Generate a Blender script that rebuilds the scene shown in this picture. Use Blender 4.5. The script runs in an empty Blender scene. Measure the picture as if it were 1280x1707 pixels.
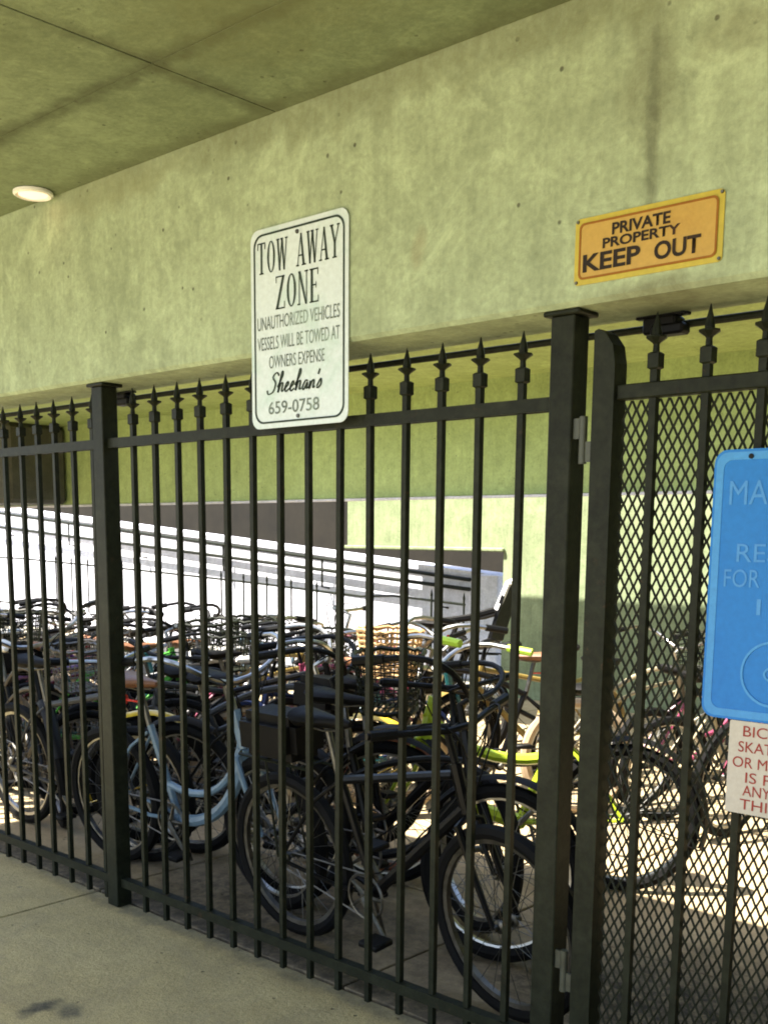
import bpy, bmesh, math, random
from mathutils import Vector, Matrix
random.seed(7)
PI = math.pi
scene = bpy.context.scene
C = scene.collection

# ------------------------------------------------------------------ camera
YAW, PITCH, ROLL = 0.739738, -0.158165, 0.008245
fw = Vector((-math.sin(YAW)*math.cos(PITCH), math.cos(YAW)*math.cos(PITCH), math.sin(PITCH)))
r0 = Vector((math.cos(YAW), math.sin(YAW), 0)); u0 = r0.cross(fw)
cr, sr = math.cos(ROLL), math.sin(ROLL)
rt = cr*r0 + sr*u0; up = -sr*r0 + cr*u0
cam = bpy.data.objects.new('camera', bpy.data.cameras.new('camera')); C.objects.link(cam)
cam.matrix_world = Matrix(((rt.x, up.x, -fw.x, 0.0), (rt.y, up.y, -fw.y, -2.4911), (rt.z, up.z, -fw.z, 1.5528), (0, 0, 0, 1)))
cd = cam.data; cd.sensor_fit = 'VERTICAL'; cd.sensor_height = 36; cd.sensor_width = 36
cd.lens = 36*1800/1707; cd.shift_y = 325.63/1707; cd.clip_start = 0.05; cd.clip_end = 1500
scene.camera = cam

# ------------------------------------------------------------------ light
SUN = Vector((-0.30, -0.40, 0.866)).normalized()          # towards the sun
w = bpy.data.worlds.new('World'); scene.world = w; w.use_nodes = True
nt = w.node_tree; bg = nt.nodes['Background']
sky = nt.nodes.new('ShaderNodeTexSky'); sky.sky_type = 'NISHITA'; sky.sun_disc = False
sky.sun_elevation = math.asin(SUN.z); sky.sun_rotation = math.atan2(SUN.x, SUN.y)
sky.dust_density = 2.0
nt.links.new(sky.outputs[0], bg.inputs[0]); bg.inputs[1].default_value = 0.10
sl = bpy.data.lights.new('sun', 'SUN'); sl.energy = 5.0; sl.angle = math.radians(0.6); sl.color = (1, 0.93, 0.82)
so = bpy.data.objects.new('sun', sl); C.objects.link(so); so.rotation_euler = SUN.to_track_quat('Z', 'Y').to_euler()
vs = scene.view_settings; vs.view_transform = 'Standard'; vs.look = 'None'; vs.gamma = 1; vs.exposure = 2.5
scene.cycles.use_denoising = True
scene.cycles.max_bounces = 10; scene.cycles.diffuse_bounces = 7; scene.cycles.sample_clamp_indirect = 6
scene.cycles.filter_width = 1.9

# ------------------------------------------------------------------ materials
MATS = {}
def new_mat(name):
    m = bpy.data.materials.new(name); m.use_nodes = True; MATS[name] = m
    return m, m.node_tree, m.node_tree.nodes['Principled BSDF']
def N(t, typ, **kw):
    n = t.nodes.new(typ)
    for k, v in kw.items(): setattr(n, k, v)
    return n
def noise(t, vec, scale, detail=4, rough=0.6, dist=0.0):
    n = N(t, 'ShaderNodeTexNoise'); n.inputs['Scale'].default_value = scale; n.inputs['Detail'].default_value = detail
    n.inputs['Roughness'].default_value = rough; n.inputs['Distortion'].default_value = dist
    t.links.new(vec, n.inputs['Vector']); return n.outputs[0]
def ramp(t, fac, stops):
    n = N(t, 'ShaderNodeValToRGB'); e = n.color_ramp.elements
    while len(e) < len(stops): e.new(0.5)
    for q, (p, c) in zip(e, stops):
        q.position = p; q.color = (c, c, c, 1) if isinstance(c, (int, float)) else (*c, 1)
    t.links.new(fac, n.inputs[0]); return n.outputs[0]
def mixc(t, fac, a, b, mode='MIX'):
    n = N(t, 'ShaderNodeMix', data_type='RGBA', blend_type=mode)
    for s, v in ((0, fac), (6, a), (7, b)):
        if hasattr(v, 'is_output'): t.links.new(v, n.inputs[s])
        else: n.inputs[s].default_value = v if isinstance(v, (int, float)) else (*v, 1)
    return n.outputs[2]
def math_(t, op, a, b=0.0, c=None):
    n = N(t, 'ShaderNodeMath', operation=op)
    for s, v in enumerate((a, b) if c is None else (a, b, c)):
        if hasattr(v, 'is_output'): t.links.new(v, n.inputs[s])
        else: n.inputs[s].default_value = v
    return n.outputs[0]
def bump(t, bsdf, h, strength, dist=0.01):
    b = N(t, 'ShaderNodeBump'); b.inputs['Strength'].default_value = strength; b.inputs['Distance'].default_value = dist
    t.links.new(h, b.inputs['Height']); t.links.new(b.outputs[0], bsdf.inputs['Normal'])
def pos(t): return N(t, 'ShaderNodeNewGeometry').outputs['Position']
def blob(t, P, centre, size, warp=0.0, wscale=8.0):
    """soft-edged stain or shade patch: 1 inside an ellipsoid of the given half sizes, wobbled by noise"""
    v = P
    if warp:
        nn = N(t, 'ShaderNodeTexNoise'); nn.inputs['Scale'].default_value = wscale; nn.inputs['Detail'].default_value = 3
        t.links.new(P, nn.inputs['Vector'])
        sub = N(t, 'ShaderNodeVectorMath', operation='SUBTRACT'); t.links.new(nn.outputs[1], sub.inputs[0]); sub.inputs[1].default_value = (.5, .5, .5)
        sc = N(t, 'ShaderNodeVectorMath', operation='SCALE'); t.links.new(sub.outputs[0], sc.inputs[0]); sc.inputs[3].default_value = warp
        ad = N(t, 'ShaderNodeVectorMath', operation='ADD'); t.links.new(P, ad.inputs[0]); t.links.new(sc.outputs[0], ad.inputs[1]); v = ad.outputs[0]
    s = N(t, 'ShaderNodeVectorMath', operation='SUBTRACT'); t.links.new(v, s.inputs[0]); s.inputs[1].default_value = centre
    d = N(t, 'ShaderNodeVectorMath', operation='DIVIDE'); t.links.new(s.outputs[0], d.inputs[0]); d.inputs[1].default_value = size
    l = N(t, 'ShaderNodeVectorMath', operation='LENGTH'); t.links.new(d.outputs[0], l.inputs[0])
    return ramp(t, l.outputs['Value'], [(0.35, 1), (1.0, 0)])
def concrete(name, base, dark, holes=True, stains_and_shade=(), rough=0.85, bmp=0.35, blotch=1.0, streak=0.0, gum=False):
    m, t, b = new_mat(name); P = pos(t)
    big = ramp(t, noise(t, P, 1.3*blotch, 5, 0.65, 0.4), [(0.30, 0), (0.72, 1)])
    c = mixc(t, big, dark, base)
    fine = noise(t, P, 55, 5, 0.7)
    c = mixc(t, 0.55, c, ramp(t, fine, [(0.25, 0.45), (0.75, 1.0)]), 'MULTIPLY')
    mid = noise(t, P, 9, 4, 0.65)
    c = mixc(t, 0.45, c, ramp(t, mid, [(0.3, 0.6), (0.6, 1.0)]), 'MULTIPLY')
    if gum:
        gv = N(t, 'ShaderNodeTexVoronoi'); gv.inputs['Scale'].default_value = 4.2; t.links.new(P, gv.inputs['Vector'])
        gs = math_(t, 'MULTIPLY', ramp(t, gv.outputs['Distance'], [(0.035, 1), (0.075, 0)]), 0.55)
        c = mixc(t, gs, c, (0.10, 0.09, 0.065))
        gr = N(t, 'ShaderNodeTexNoise'); gr.inputs['Scale'].default_value = 230; gr.inputs['Detail'].default_value = 2; t.links.new(P, gr.inputs['Vector'])
        c = mixc(t, 0.8, c, ramp(t, gr.outputs[0], [(0.30, 0.45), (0.5, 1.0), (0.72, 1.45)]), 'MULTIPLY')
        wr = ramp(t, noise(t, P, 3.7, 7, 0.7, 1.0), [(0.45, 0), (0.70, 1)])
        c = mixc(t, math_(t, 'MULTIPLY', wr, 0.40), c, (0.19, 0.165, 0.10))
    if streak:
        mp = N(t, 'ShaderNodeVectorMath', operation='MULTIPLY'); t.links.new(P, mp.inputs[0]); mp.inputs[1].default_value = (1, 1, 0.12)
        sk = noise(t, mp.outputs[0], 14, 5, 0.7, 0.6)
        c = mixc(t, streak, c, ramp(t, sk, [(0.35, 0.55), (0.62, 1.0)]), 'MULTIPLY')
        m2 = noise(t, P, 24, 6, 0.75, 0.8)
        c = mixc(t, 0.35, c, ramp(t, m2, [(0.35, 0.55), (0.62, 1.05)]), 'MULTIPLY')
        grm = ramp(t, noise(t, P, 2.3, 8, 0.72, 0.9), [(0.50, 0), (0.72, 1)])
        c = mixc(t, math_(t, 'MULTIPLY', grm, 0.45), c, tuple(x*.55 for x in dark))
        pale = ramp(t, noise(t, P, 3.1, 6, 0.75, 1.2), [(0.55, 0), (0.75, 1)])
        c = mixc(t, math_(t, 'MULTIPLY', pale, 0.35), c, tuple(min(1, x*1.35) for x in base))
    h = fine
    if holes:
        vo = N(t, 'ShaderNodeTexVoronoi'); vo.inputs['Scale'].default_value = 13; vo.inputs['Randomness'].default_value = 1
        t.links.new(P, vo.inputs['Vector'])
        sel = ramp(t, noise(t, P, 5.3, 2), [(0.44, 0), (0.54, 1)])
        hole = math_(t, 'MULTIPLY', ramp(t, vo.outputs['Distance'], [(0.05, 1), (0.10, 0)]), sel)
        c = mixc(t, math_(t, 'MULTIPLY', hole, 0.8), c, (0.05, 0.05, 0.035))
        h = math_(t, 'SUBTRACT', fine, math_(t, 'MULTIPLY', hole, 1.5))
    for centre, size, warp, col, amt in stains_and_shade:
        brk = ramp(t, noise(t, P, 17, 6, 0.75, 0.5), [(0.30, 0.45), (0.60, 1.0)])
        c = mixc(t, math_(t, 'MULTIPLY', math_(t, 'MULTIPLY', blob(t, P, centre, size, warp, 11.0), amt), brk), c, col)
    t.links.new(c, b.inputs['Base Color']); b.inputs['Roughness'].default_value = rough; b.inputs['Specular IOR Level'].default_value = 0.2
    bump(t, b, h, bmp, 0.006)
    return m
BASE, DARK = (0.44, 0.525, 0.345), (0.345, 0.415, 0.265)
concrete('beam_concrete', BASE, DARK, streak=0.40, stains_and_shade=[
    ((-1.39, -0.06, 2.62), (0.085, 0.4, 0.24), 0.14, (0.13, 0.14, 0.085), 0.62),
    ((-1.38, -0.06, 2.50), (0.022, 0.4, 0.30), 0.03, (0.07, 0.075, 0.05), 0.55),
    ((-1.17, -0.06, 2.66), (0.12, 0.4, 0.09), 0.16, (0.15, 0.155, 0.09), 0.55),
    ((-2.10, -0.06, 2.35), (0.035, 0.4, 0.07), 0.06, (0.20, 0.17, 0.10), 0.5),
    ((-1.36, -0.06, 2.13), (0.22, 0.4, 0.045), 0.08, (0.12, 0.12, 0.07), 0.7),
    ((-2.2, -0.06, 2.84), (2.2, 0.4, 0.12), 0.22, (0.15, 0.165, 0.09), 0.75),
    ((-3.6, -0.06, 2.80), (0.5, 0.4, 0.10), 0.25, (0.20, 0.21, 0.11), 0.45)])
concrete('ceiling_concrete', (0.27, 0.335, 0.205), (0.19, 0.235, 0.135), streak=0.2, stains_and_shade=[
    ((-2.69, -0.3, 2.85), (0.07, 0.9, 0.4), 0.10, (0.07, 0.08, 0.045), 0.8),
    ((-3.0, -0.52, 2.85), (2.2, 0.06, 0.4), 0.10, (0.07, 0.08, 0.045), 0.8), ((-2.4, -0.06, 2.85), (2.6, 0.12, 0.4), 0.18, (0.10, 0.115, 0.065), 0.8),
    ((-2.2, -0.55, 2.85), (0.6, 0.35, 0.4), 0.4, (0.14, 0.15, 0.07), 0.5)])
concrete('yard_beam_concrete', (0.54, 0.67, 0.28), (0.46, 0.57, 0.225), streak=0.3)
concrete('dark_concrete', (0.12, 0.12, 0.09), (0.07, 0.07, 0.055), holes=False)
concrete('back_wall_paint', (0.33, 0.39, 0.235), (0.24, 0.295, 0.16), holes=False, bmp=0.25, streak=0.5)
concrete('pavement_concrete', (0.45, 0.375, 0.19), (0.36, 0.295, 0.14), holes=True, bmp=0.9, gum=True, stains_and_shade=[
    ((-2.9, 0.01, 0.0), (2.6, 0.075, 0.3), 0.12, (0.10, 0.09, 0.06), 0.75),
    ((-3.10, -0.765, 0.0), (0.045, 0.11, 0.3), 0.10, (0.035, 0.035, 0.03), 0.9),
    ((-3.01, -0.715, 0.0), (0.07, 0.06, 0.3), 0.10, (0.045, 0.045, 0.038), 0.85),
    ((-3.7, -0.95, 0.0), (0.4, 0.14, 0.3), 0.3, (0.30, 0.31, 0.31), 0.5),
    ((-3.65, -0.03, 0.0), (0.30, 0.05, 0.3), 0.12, (0.13, 0.12, 0.08), 0.6)])
concrete('yard_concrete', (0.44, 0.35, 0.21), (0.31, 0.24, 0.14), holes=True, bmp=0.6, blotch=1.8, stains_and_shade=[
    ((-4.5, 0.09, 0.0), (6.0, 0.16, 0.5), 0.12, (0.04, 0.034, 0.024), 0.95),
    ((-1.2, 0.6, 0.0), (1.9, 0.95, 0.5), 0.5, (0.022, 0.019, 0.014), 1.0),  # shade behind the gate, painted into the floor colour
    ((-3.3, 0.45, 0.0), (1.3, 0.6, 0.5), 0.5, (0.045, 0.038, 0.027), 0.9)])  # shade under the front bicycles, painted into the floor colour
concrete('joint_dirt', (0.03, 0.028, 0.02), (0.015, 0.015, 0.011), holes=False)
concrete('ground_sand', (0.46, 0.43, 0.35), (0.38, 0.35, 0.27), holes=False)
concrete('white_render', (0.82, 0.82, 0.92), (0.70, 0.71, 0.80), holes=False, bmp=0.2, streak=0.15)
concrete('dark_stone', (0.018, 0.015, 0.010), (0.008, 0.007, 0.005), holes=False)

def plain(name, col, rough=0.5, metal=0.0, var=0.25, vscale=30, coat=0.0, bmp=0.0, spec=0.5):
    m, t, b = new_mat(name); P = N(t, 'ShaderNodeTexCoord').outputs['Object']
    n = noise(t, P, vscale, 4, 0.65)
    c = mixc(t, 1.0, (*col,), ramp(t, n, [(0.3, 1-var), (0.7, 1.0)]), 'MULTIPLY')
    t.links.new(c, b.inputs['Base Color']); b.inputs['Metallic'].default_value = metal
    rr = N(t, 'ShaderNodeMapRange'); t.links.new(n, rr.inputs[0]); rr.inputs[3].default_value = max(rough-.1, .05); rr.inputs[4].default_value = min(rough+.15, 1)
    t.links.new(rr.outputs[0], b.inputs['Roughness'])
    b.inputs['Specular IOR Level'].default_value = spec
    if coat: b.inputs['Coat Weight'].default_value = coat; b.inputs['Coat Roughness'].default_value = 0.15
    if bmp: bump(t, b, n, bmp, 0.003)
    return m
m, t, b = new_mat('iron_paint'); P = pos(t)
n1 = noise(t, P, 40, 5, 0.7); c = mixc(t, ramp(t, n1, [(0.3, 0), (0.7, 1)]), (0.005, 0.006, 0.0035), (0.013, 0.016, 0.009))
ru = math_(t, 'MULTIPLY', ramp(t, noise(t, P, 26, 6, 0.75, 0.6), [(0.60, 0), (0.66, 1)]), ramp(t, noise(t, P, 3.0, 2), [(0.45, 0), (0.6, 1)]))
c = mixc(t, math_(t, 'MULTIPLY', ru, 0.6), c, (0.05, 0.028, 0.014))
du = ramp(t, noise(t, P, 9, 6, 0.7), [(0.5, 0), (0.8, 1)]); c = mixc(t, math_(t, 'MULTIPLY', du, 0.35), c, (0.04, 0.045, 0.03))
t.links.new(c, b.inputs['Base Color']); b.inputs['Roughness'].default_value = 0.5; b.inputs['Specular IOR Level'].default_value = 0.12; bump(t, b, n1, 0.3, 0.003)
plain('iron_worn', (0.05, 0.055, 0.04), 0.45, 0.3, 0.4, 40)
plain('rubber', (0.005, 0.005, 0.005), 0.7, 0, 0.35, 40, spec=0.10)
plain('brown_rubber', (0.28, 0.10, 0.045), 0.7, 0, 0.3, 40)
plain('tan_rubber', (0.40, 0.30, 0.19), 0.7, 0, 0.3, 40)
plain('steel', (0.42, 0.41, 0.39), 0.30, 1.0, 0.4, 25)
plain('spoke_steel', (0.16, 0.16, 0.15), 0.4, 1.0, 0.4, 25)
plain('dull_steel', (0.16, 0.155, 0.14), 0.45, 1.0, 0.5, 25)
plain('black_plastic', (0.004, 0.004, 0.004), 0.5, 0, 0.3, spec=0.15)
plain('black_leather', (0.006, 0.0055, 0.005), 0.55, 0, 0.4, 60, bmp=0.3, spec=0.1)
plain('brown_leather', (0.20, 0.085, 0.035), 0.5, 0, 0.4, 60, bmp=0.3)
plain('white_leather', (0.75, 0.73, 0.68), 0.5, 0, 0.2, 60, bmp=0.2)
plain('red_plastic', (0.62, 0.02, 0.015), 0.25, 0, 0.2, coat=0.5)
plain('wicker', (0.44, 0.27, 0.11), 0.7, 0, 0.5, 90)
plain('yellow_paint', (0.70, 0.47, 0.02), 0.3, 0, 0.2, coat=0.5)
plain('white_plastic', (0.78, 0.78, 0.76), 0.4, 0, 0.15)
plain('lime_grip', (0.42, 0.62, 0.04), 0.5, 0, 0.15)
COL = dict(black=(.014, .014, .015), navy=(.02, .035, .12), teal=(.02, .17, .19), maroon=(.16, .015, .03), silver=(.52, .53, .54),
           white=(.76, .76, .74), orange=(.62, .17, .02), red=(.50, .02, .02), pink=(.60, .10, .22), purple=(.14, .04, .24), brown=(.12, .055, .025),
           cream=(.62, .54, .34), sky=(.32, .50, .66), mint=(.30, .60, .42), grey=(.15, .155, .16), gold=(.42, .29, .07), green=(.10, .50, .04), olive=(.09, .11, .035), lime=(.48, .62, .03))
for k, v in COL.items():
    d = k in ('black', 'grey', 'navy')
    plain('paint_'+k, tuple(c*(.3 if d else 0.9 if k == 'lime' else .4 if k in ('red', 'pink') else .4 if k == 'sky' else .6) for c in v), 0.35, 0.0, 0.3, 18, coat=0.0 if d else 0.15, spec=0.14 if d else 0.35)

def sign_mat(name, col, blot=None, rough=0.35, amt=0.5):
    m, t, b = new_mat(name); P = pos(t)
    n = ramp(t, noise(t, P, 7, 4, 0.6, 0.5), [(0.52, 0), (0.68, 1)])
    c = mixc(t, math_(t, 'MULTIPLY', n, amt), col, blot or tuple(x*.7 for x in col))
    s = ramp(t, noise(t, P, 60, 4, 0.7), [(0.3, 0.85), (0.7, 1)])
    c = mixc(t, 1.0, c, s, 'MULTIPLY')
    sc_ = ramp(t, noise(t, P, 38, 8, 0.8, 2.5), [(0.60, 0), (0.70, 1)]); c = mixc(t, math_(t, 'MULTIPLY', sc_, 0.35), c, tuple(x*.45+.03 for x in col))
    t.links.new(c, b.inputs['Base Color']); b.inputs['Roughness'].default_value = rough; b.inputs['Specular IOR Level'].default_value = 0.2
sign_mat('tow_white', (0.54, 0.62, 0.66), (0.38, 0.53, 0.50))
sign_mat('tow_ink', (0.020, 0.032, 0.024), (0.06, 0.085, 0.07), 0.6)
sign_mat('tow_ink_faded', (0.13, 0.16, 0.15), (0.26, 0.33, 0.30), 0.6, 0.8)
sign_mat('keep_yellow', (0.42, 0.27, 0.065), (0.37, 0.22, 0.05))
sign_mat('keep_rim', (0.42, 0.34, 0.05), (0.34, 0.30, 0.05))
sign_mat('keep_brown', (0.24, 0.095, 0.012), (0.18, 0.07, 0.01), 0.6)
sign_mat('keep_ink', (0.018, 0.012, 0.008), (0.07, 0.03, 0.012), 0.6)
sign_mat('blue_panel', (0.010, 0.145, 0.45), (0.006, 0.12, 0.41), 0.4)
sign_mat('blue_light', (0.05, 0.23, 0.52), (0.04, 0.19, 0.46), 0.4)
sign_mat('blue_faint', (0.055, 0.22, 0.51), (0.03, 0.17, 0.47), 0.4)
sign_mat('notice_white', (0.42, 0.39, 0.34), (0.36, 0.33, 0.28), 0.5)
sign_mat('notice_ink', (0.24, 0.025, 0.02), (0.20, 0.03, 0.025), 0.6)
m, t, b = new_mat('lamp_glow'); b.inputs['Base Color'].default_value = (.7, .4, .3, 1)
b.inputs['Emission Color'].default_value = (1, .50, .32, 1); b.inputs['Emission Strength'].default_value = 0.36

# ------------------------------------------------------------------ mesh helpers
def mesh(name, bm, smooth=False, mat=None):
    bmesh.ops.recalc_face_normals(bm, faces=bm.faces)
    me = bpy.data.meshes.new(name); bm.to_mesh(me); bm.free()
    if smooth:
        for p in me.polygons: p.use_smooth = True
        try: me.set_sharp_from_angle(angle=math.radians(40))
        except Exception: pass
    if mat: me.materials.append(MATS[mat])
    return me
def link(name, me, parent=None, mat4=None):
    o = bpy.data.objects.new(name, me); C.objects.link(o)
    if parent: o.parent = parent
    if mat4 is not None: o.matrix_local = mat4
    return o
def empty(name, loc=(0, 0, 0)):
    o = bpy.data.objects.new(name, None); C.objects.link(o); o.location = loc; o.empty_display_size = 0.1
    return o
def tag(o, label, cat, group=None):
    o['label'] = label; o['category'] = cat
    if group: o['group'] = group
    return o
def structure(o): o['kind'] = 'structure'; return o
def box(bm, x0, x1, y0, y1, z0, z1):
    v = [bm.verts.new((x, y, z)) for x in (x0, x1) for y in (y0, y1) for z in (z0, z1)]
    for f in ((0, 1, 3, 2), (4, 6, 7, 5), (0, 4, 5, 1), (2, 3, 7, 6), (0, 2, 6, 4), (1, 5, 7, 3)): bm.faces.new([v[i] for i in f])
    return v
def bbox_mesh(name, dims, mat, bevel=0.0):
    bm = bmesh.new(); box(bm, *dims)
    if bevel: bmesh.ops.bevel(bm, geom=bm.edges[:], offset=bevel, segments=1, affect='EDGES')
    return mesh(name, bm, False, mat)
def tube(bm, pts, r, n=8, closed=False, cap=True):
    pts = [Vector(p) for p in pts]; k = len(pts)
    rs = r if isinstance(r, (list, tuple)) else [r]*k
    rings = []; prev = None
    for i, p in enumerate(pts):
        if closed: d = pts[(i+1) % k]-pts[i-1]
        else: d = pts[min(i+1, k-1)]-pts[max(i-1, 0)]
        d.normalize()
        if prev is None:
            a = Vector((0, 0, 1)) if abs(d.z) < .9 else Vector((1, 0, 0))
            a = (a-d*a.dot(d)).normalized()
        else:
            a = prev-d*prev.dot(d); a = a.normalized() if a.length > 1e-6 else prev
        prev = a; bb = d.cross(a)
        rings.append([bm.verts.new(p+(a*math.cos(2*PI*j/n)+bb*math.sin(2*PI*j/n))*rs[i]) for j in range(n)])
    for i in range(k if closed else k-1):
        A, B = rings[i], rings[(i+1) % k]
        for j in range(n): bm.faces.new((A[j], A[(j+1) % n], B[(j+1) % n], B[j]))
    if cap and not closed:
        bm.faces.new(rings[0][::-1]); bm.faces.new(rings[-1])
def lathe(bm, prof, n=10, axis='z', ang0=0.0):
    """prof: (radius, height) list; open ends are capped"""
    rings = []
    for rr, h in prof:
        ring = []
        for j in range(n):
            a = ang0+2*PI*j/n; x, y = rr*math.cos(a), rr*math.sin(a)
            ring.append(bm.verts.new((x, y, h) if axis == 'z' else (x, h, y)))
        rings.append(ring)
    for A, B in zip(rings, rings[1:]):
        for j in range(n): bm.faces.new((A[j], A[(j+1) % n], B[(j+1) % n], B[j]))
    bm.faces.new(rings[0][::-1]); bm.faces.new(rings[-1])
def bez(p0, p1, p2, p3, n=10):
    p0, p1, p2, p3 = map(Vector, (p0, p1, p2, p3)); out = []
    for i in range(n+1):
        t = i/n; s = 1-t
        out.append(p0*s**3+p1*3*s*s*t+p2*3*s*t*t+p3*t**3)
    return out
def rrect(x0, x1, z0, z1, r, seg=6):
    out = []
    for cx, cz, a in ((x1-r, z1-r, 0), (x0+r, z1-r, PI/2), (x0+r, z0+r, PI), (x1-r, z0+r, 1.5*PI)):
        for i in range(seg+1):
            q = a+PI/2*i/seg; out.append((cx+r*math.cos(q), cz+r*math.sin(q)))
    return out
def plate(bm, loop, y0, y1):
    A = [bm.verts.new((x, y0, z)) for x, z in loop]; B = [bm.verts.new((x, y1, z)) for x, z in loop]; n = len(loop)
    bm.faces.new(A); bm.faces.new(B[::-1])
    for i in range(n): bm.faces.new((A[i], B[i], B[(i+1) % n], A[(i+1) % n]))
def ring_plate(bm, lo, li, y0, y1):
    n = len(lo); V = [[bm.verts.new((x, y, z)) for x, z in l] for y in (y0, y1) for l in (lo, li)]
    for a, b_ in ((0, 1), (3, 2), (0, 2), (1, 3)):
        for i in range(n): bm.faces.new((V[a][i], V[a][(i+1) % n], V[b_][(i+1) % n], V[b_][i]))

# ------------------------------------------------------------------ ground
bm = bmesh.new(); box(bm, -400, 400, -400, 400, -0.5, -0.035)
structure(link('ground', mesh('ground', bm, False, 'ground_sand')))
bm = bmesh.new(); box(bm, -18, 4, -8, 6.1, -0.034, -0.022)
pav = structure(link('pavement', mesh('pavement_bed', bm, False, 'joint_dirt')))
def slabs(parent, xs, ys, mat, name, g=0.005, jit=0.0015):
    for i in range(len(xs)-1):
        for j in range(len(ys)-1):
            d = random.uniform(-jit, jit)
            link(name, bbox_mesh(name, (xs[i]+g, xs[i+1]-g, ys[j]+g, ys[j+1]-g, -0.0215, d), mat, 0.003), parent)
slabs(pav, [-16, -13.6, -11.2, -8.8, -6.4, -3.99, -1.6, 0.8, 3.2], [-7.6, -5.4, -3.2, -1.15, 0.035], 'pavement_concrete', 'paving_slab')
yard = structure(link('yard_floor', bbox_mesh('yard_bed', (-18, 4, 0.036, 6.1, -0.0215, -0.018), 'joint_dirt')))
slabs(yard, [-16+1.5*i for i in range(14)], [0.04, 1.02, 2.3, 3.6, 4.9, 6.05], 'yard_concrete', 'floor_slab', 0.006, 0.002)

# ------------------------------------------------------------------ concrete building overhead
bld = tag(empty('concrete_building'), 'raised olive concrete building with deep beams over the fence and bicycles', 'building')
def part(name, dims, mat, parent=bld, bevel=0.006): return link(name, bbox_mesh(name, dims, mat, bevel), parent)
ZC = 2.85
part('beam', (-15, 3, -0.06, 0.215, 2.13, 3.1), 'beam_concrete', bevel=0.012)
bm = bmesh.new(); box(bm, -6.3, 3, -2.7, -0.062, ZC+0.03, 3.15)
link('roof_or_shade_slab', mesh('roof_or_shade_slab', bm, False, 'joint_dirt'), bld)
xs = [-6.3, -5.13, -2.69, -0.25, 2.2, 3.0]; ys = [-2.7, -1.74, -0.525, -0.0625]
for i in range(5):
    for j in range(3):
        d = random.uniform(-.002, .002)
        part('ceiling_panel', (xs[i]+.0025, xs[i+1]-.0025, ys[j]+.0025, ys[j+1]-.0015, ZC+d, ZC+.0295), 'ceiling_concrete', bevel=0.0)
part('yard_beam', (-15, 3, 5.0, 5.25, 1.885, 3.05), 'yard_beam_concrete', bevel=0.015)
part('drip_strip', (-15, 3, 4.955, 4.9985, 1.868, 1.892), 'white_render', bevel=.003)
part('yard_ceiling', (-15, 3, 3.55, 4.998, ZC, 3.05), 'yard_beam_concrete')
part('cross_beam', (-15, -12.2, 4.2, 4.99, 1.90, ZC-.003), 'dark_concrete', bevel=0.05)  # shade on this beam is put into its dark colour
part('roof_or_shade_slab', (-1.15, 3, 0.22, 3.545, ZC+.003, 3.05), 'yard_beam_concrete')  # unseen slab added over the gap to darken the right of the yard
part('added_shade_wall', (3.002, 3.25, -2.7, 6.15, -.03, 3.15), 'dark_concrete')  # unseen wall added to block light from the right
part('roof_or_shade_slab', (-15, -9.3, 0.22, 3.545, ZC+.003, 3.05), 'dark_concrete')  # unseen slab added to keep sun off the cross beam
for x, y in ((-14.8, 0.08), (-14.8, 5.12), (-6.1, -2.5),):
    zt = 2.128 if abs(y-.08) < .01 else (1.883 if y > 5 else ZC-.004)
    part('column', (x-.15, x+.15, y-.13, y+.13, -0.02, zt), 'yard_beam_concrete', bevel=0.015)

# painted wall across the far side, with its low opening on the left
wall = tag(empty('boundary_wall', (-4, 6.2, 0)), 'pale yellow green sunlit wall across the far side of the yard', 'wall')
def wpart(name, d, mat): return link(name, bbox_mesh(name, (d[0]+4, d[1]+4, d[2]-6.2, d[3]-6.2, d[4], d[5]), mat, 0.01), wall)
bm = bmesh.new(); plate(bm, [(-4.5, 1.42), (-2.36, 1.42), (-2.36, -.03), (7.5, -.03), (7.5, 3.0), (-4.5, 3.0)], 0, .25)
link('wall_panel', mesh('wall_panel', bm, False, 'back_wall_paint'), wall)
wpart('drip_edge', (-8.52, -6.34, 6.16, 6.198, 1.40, 1.44), 'back_wall_paint')

# white ramp wall with rails outside
rw = tag(empty('ramp_wall', (-12, 7, 0)), 'long white ramp wall sloping down to the right behind the bicycles', 'wall')
def ztop(x): return 1.976+(x+17.528)*(1.156-1.976)/(17.528-7.203)
bm = bmesh.new()
v = []
for x in (-24, -7.15):
    for y in (7.0, 7.25): v += [bm.verts.new((x+12, y-7, -0.03)), bm.verts.new((x+12, y-7, ztop(x)-.06))]
for f in ((0, 1, 3, 2), (4, 6, 7, 5), (0, 4, 5, 1), (2, 3, 7, 6), (0, 2, 6, 4), (1, 5, 7, 3)): bm.faces.new([v[i] for i in f])
link('wall_body', mesh('ramp_body', bm, False, 'white_render'), rw)
bm = bmesh.new(); v = []
for x in (-24, -7.10):
    for y in (6.96, 7.29): v += [bm.verts.new((x+12, y-7, ztop(x)-.058)), bm.verts.new((x+12, y-7, ztop(x)))]
for f in ((0, 1, 3, 2), (4, 6, 7, 5), (0, 4, 5, 1), (2, 3, 7, 6), (0, 2, 6, 4), (1, 5, 7, 3)): bm.faces.new([v[i] for i in f])
link('coping', mesh('ramp_coping', bm, False, 'white_render'), rw)
part('end_pier', (4.82, 5.06, -.1, .3, -.03, 1.14), 'white_render', rw, 0.01)
for za, zb in ((1.875, 1.08), (1.64, 0.975)):
    bm = bmesh.new(); tube(bm, [(-22+12, -.12, za+(za-zb)/10.2*4.46), (-7.3+12, -.12, zb)], 0.022, 8)
    h = link('handrail', mesh('handrail', bm, True, 'iron_paint'), rw)
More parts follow.
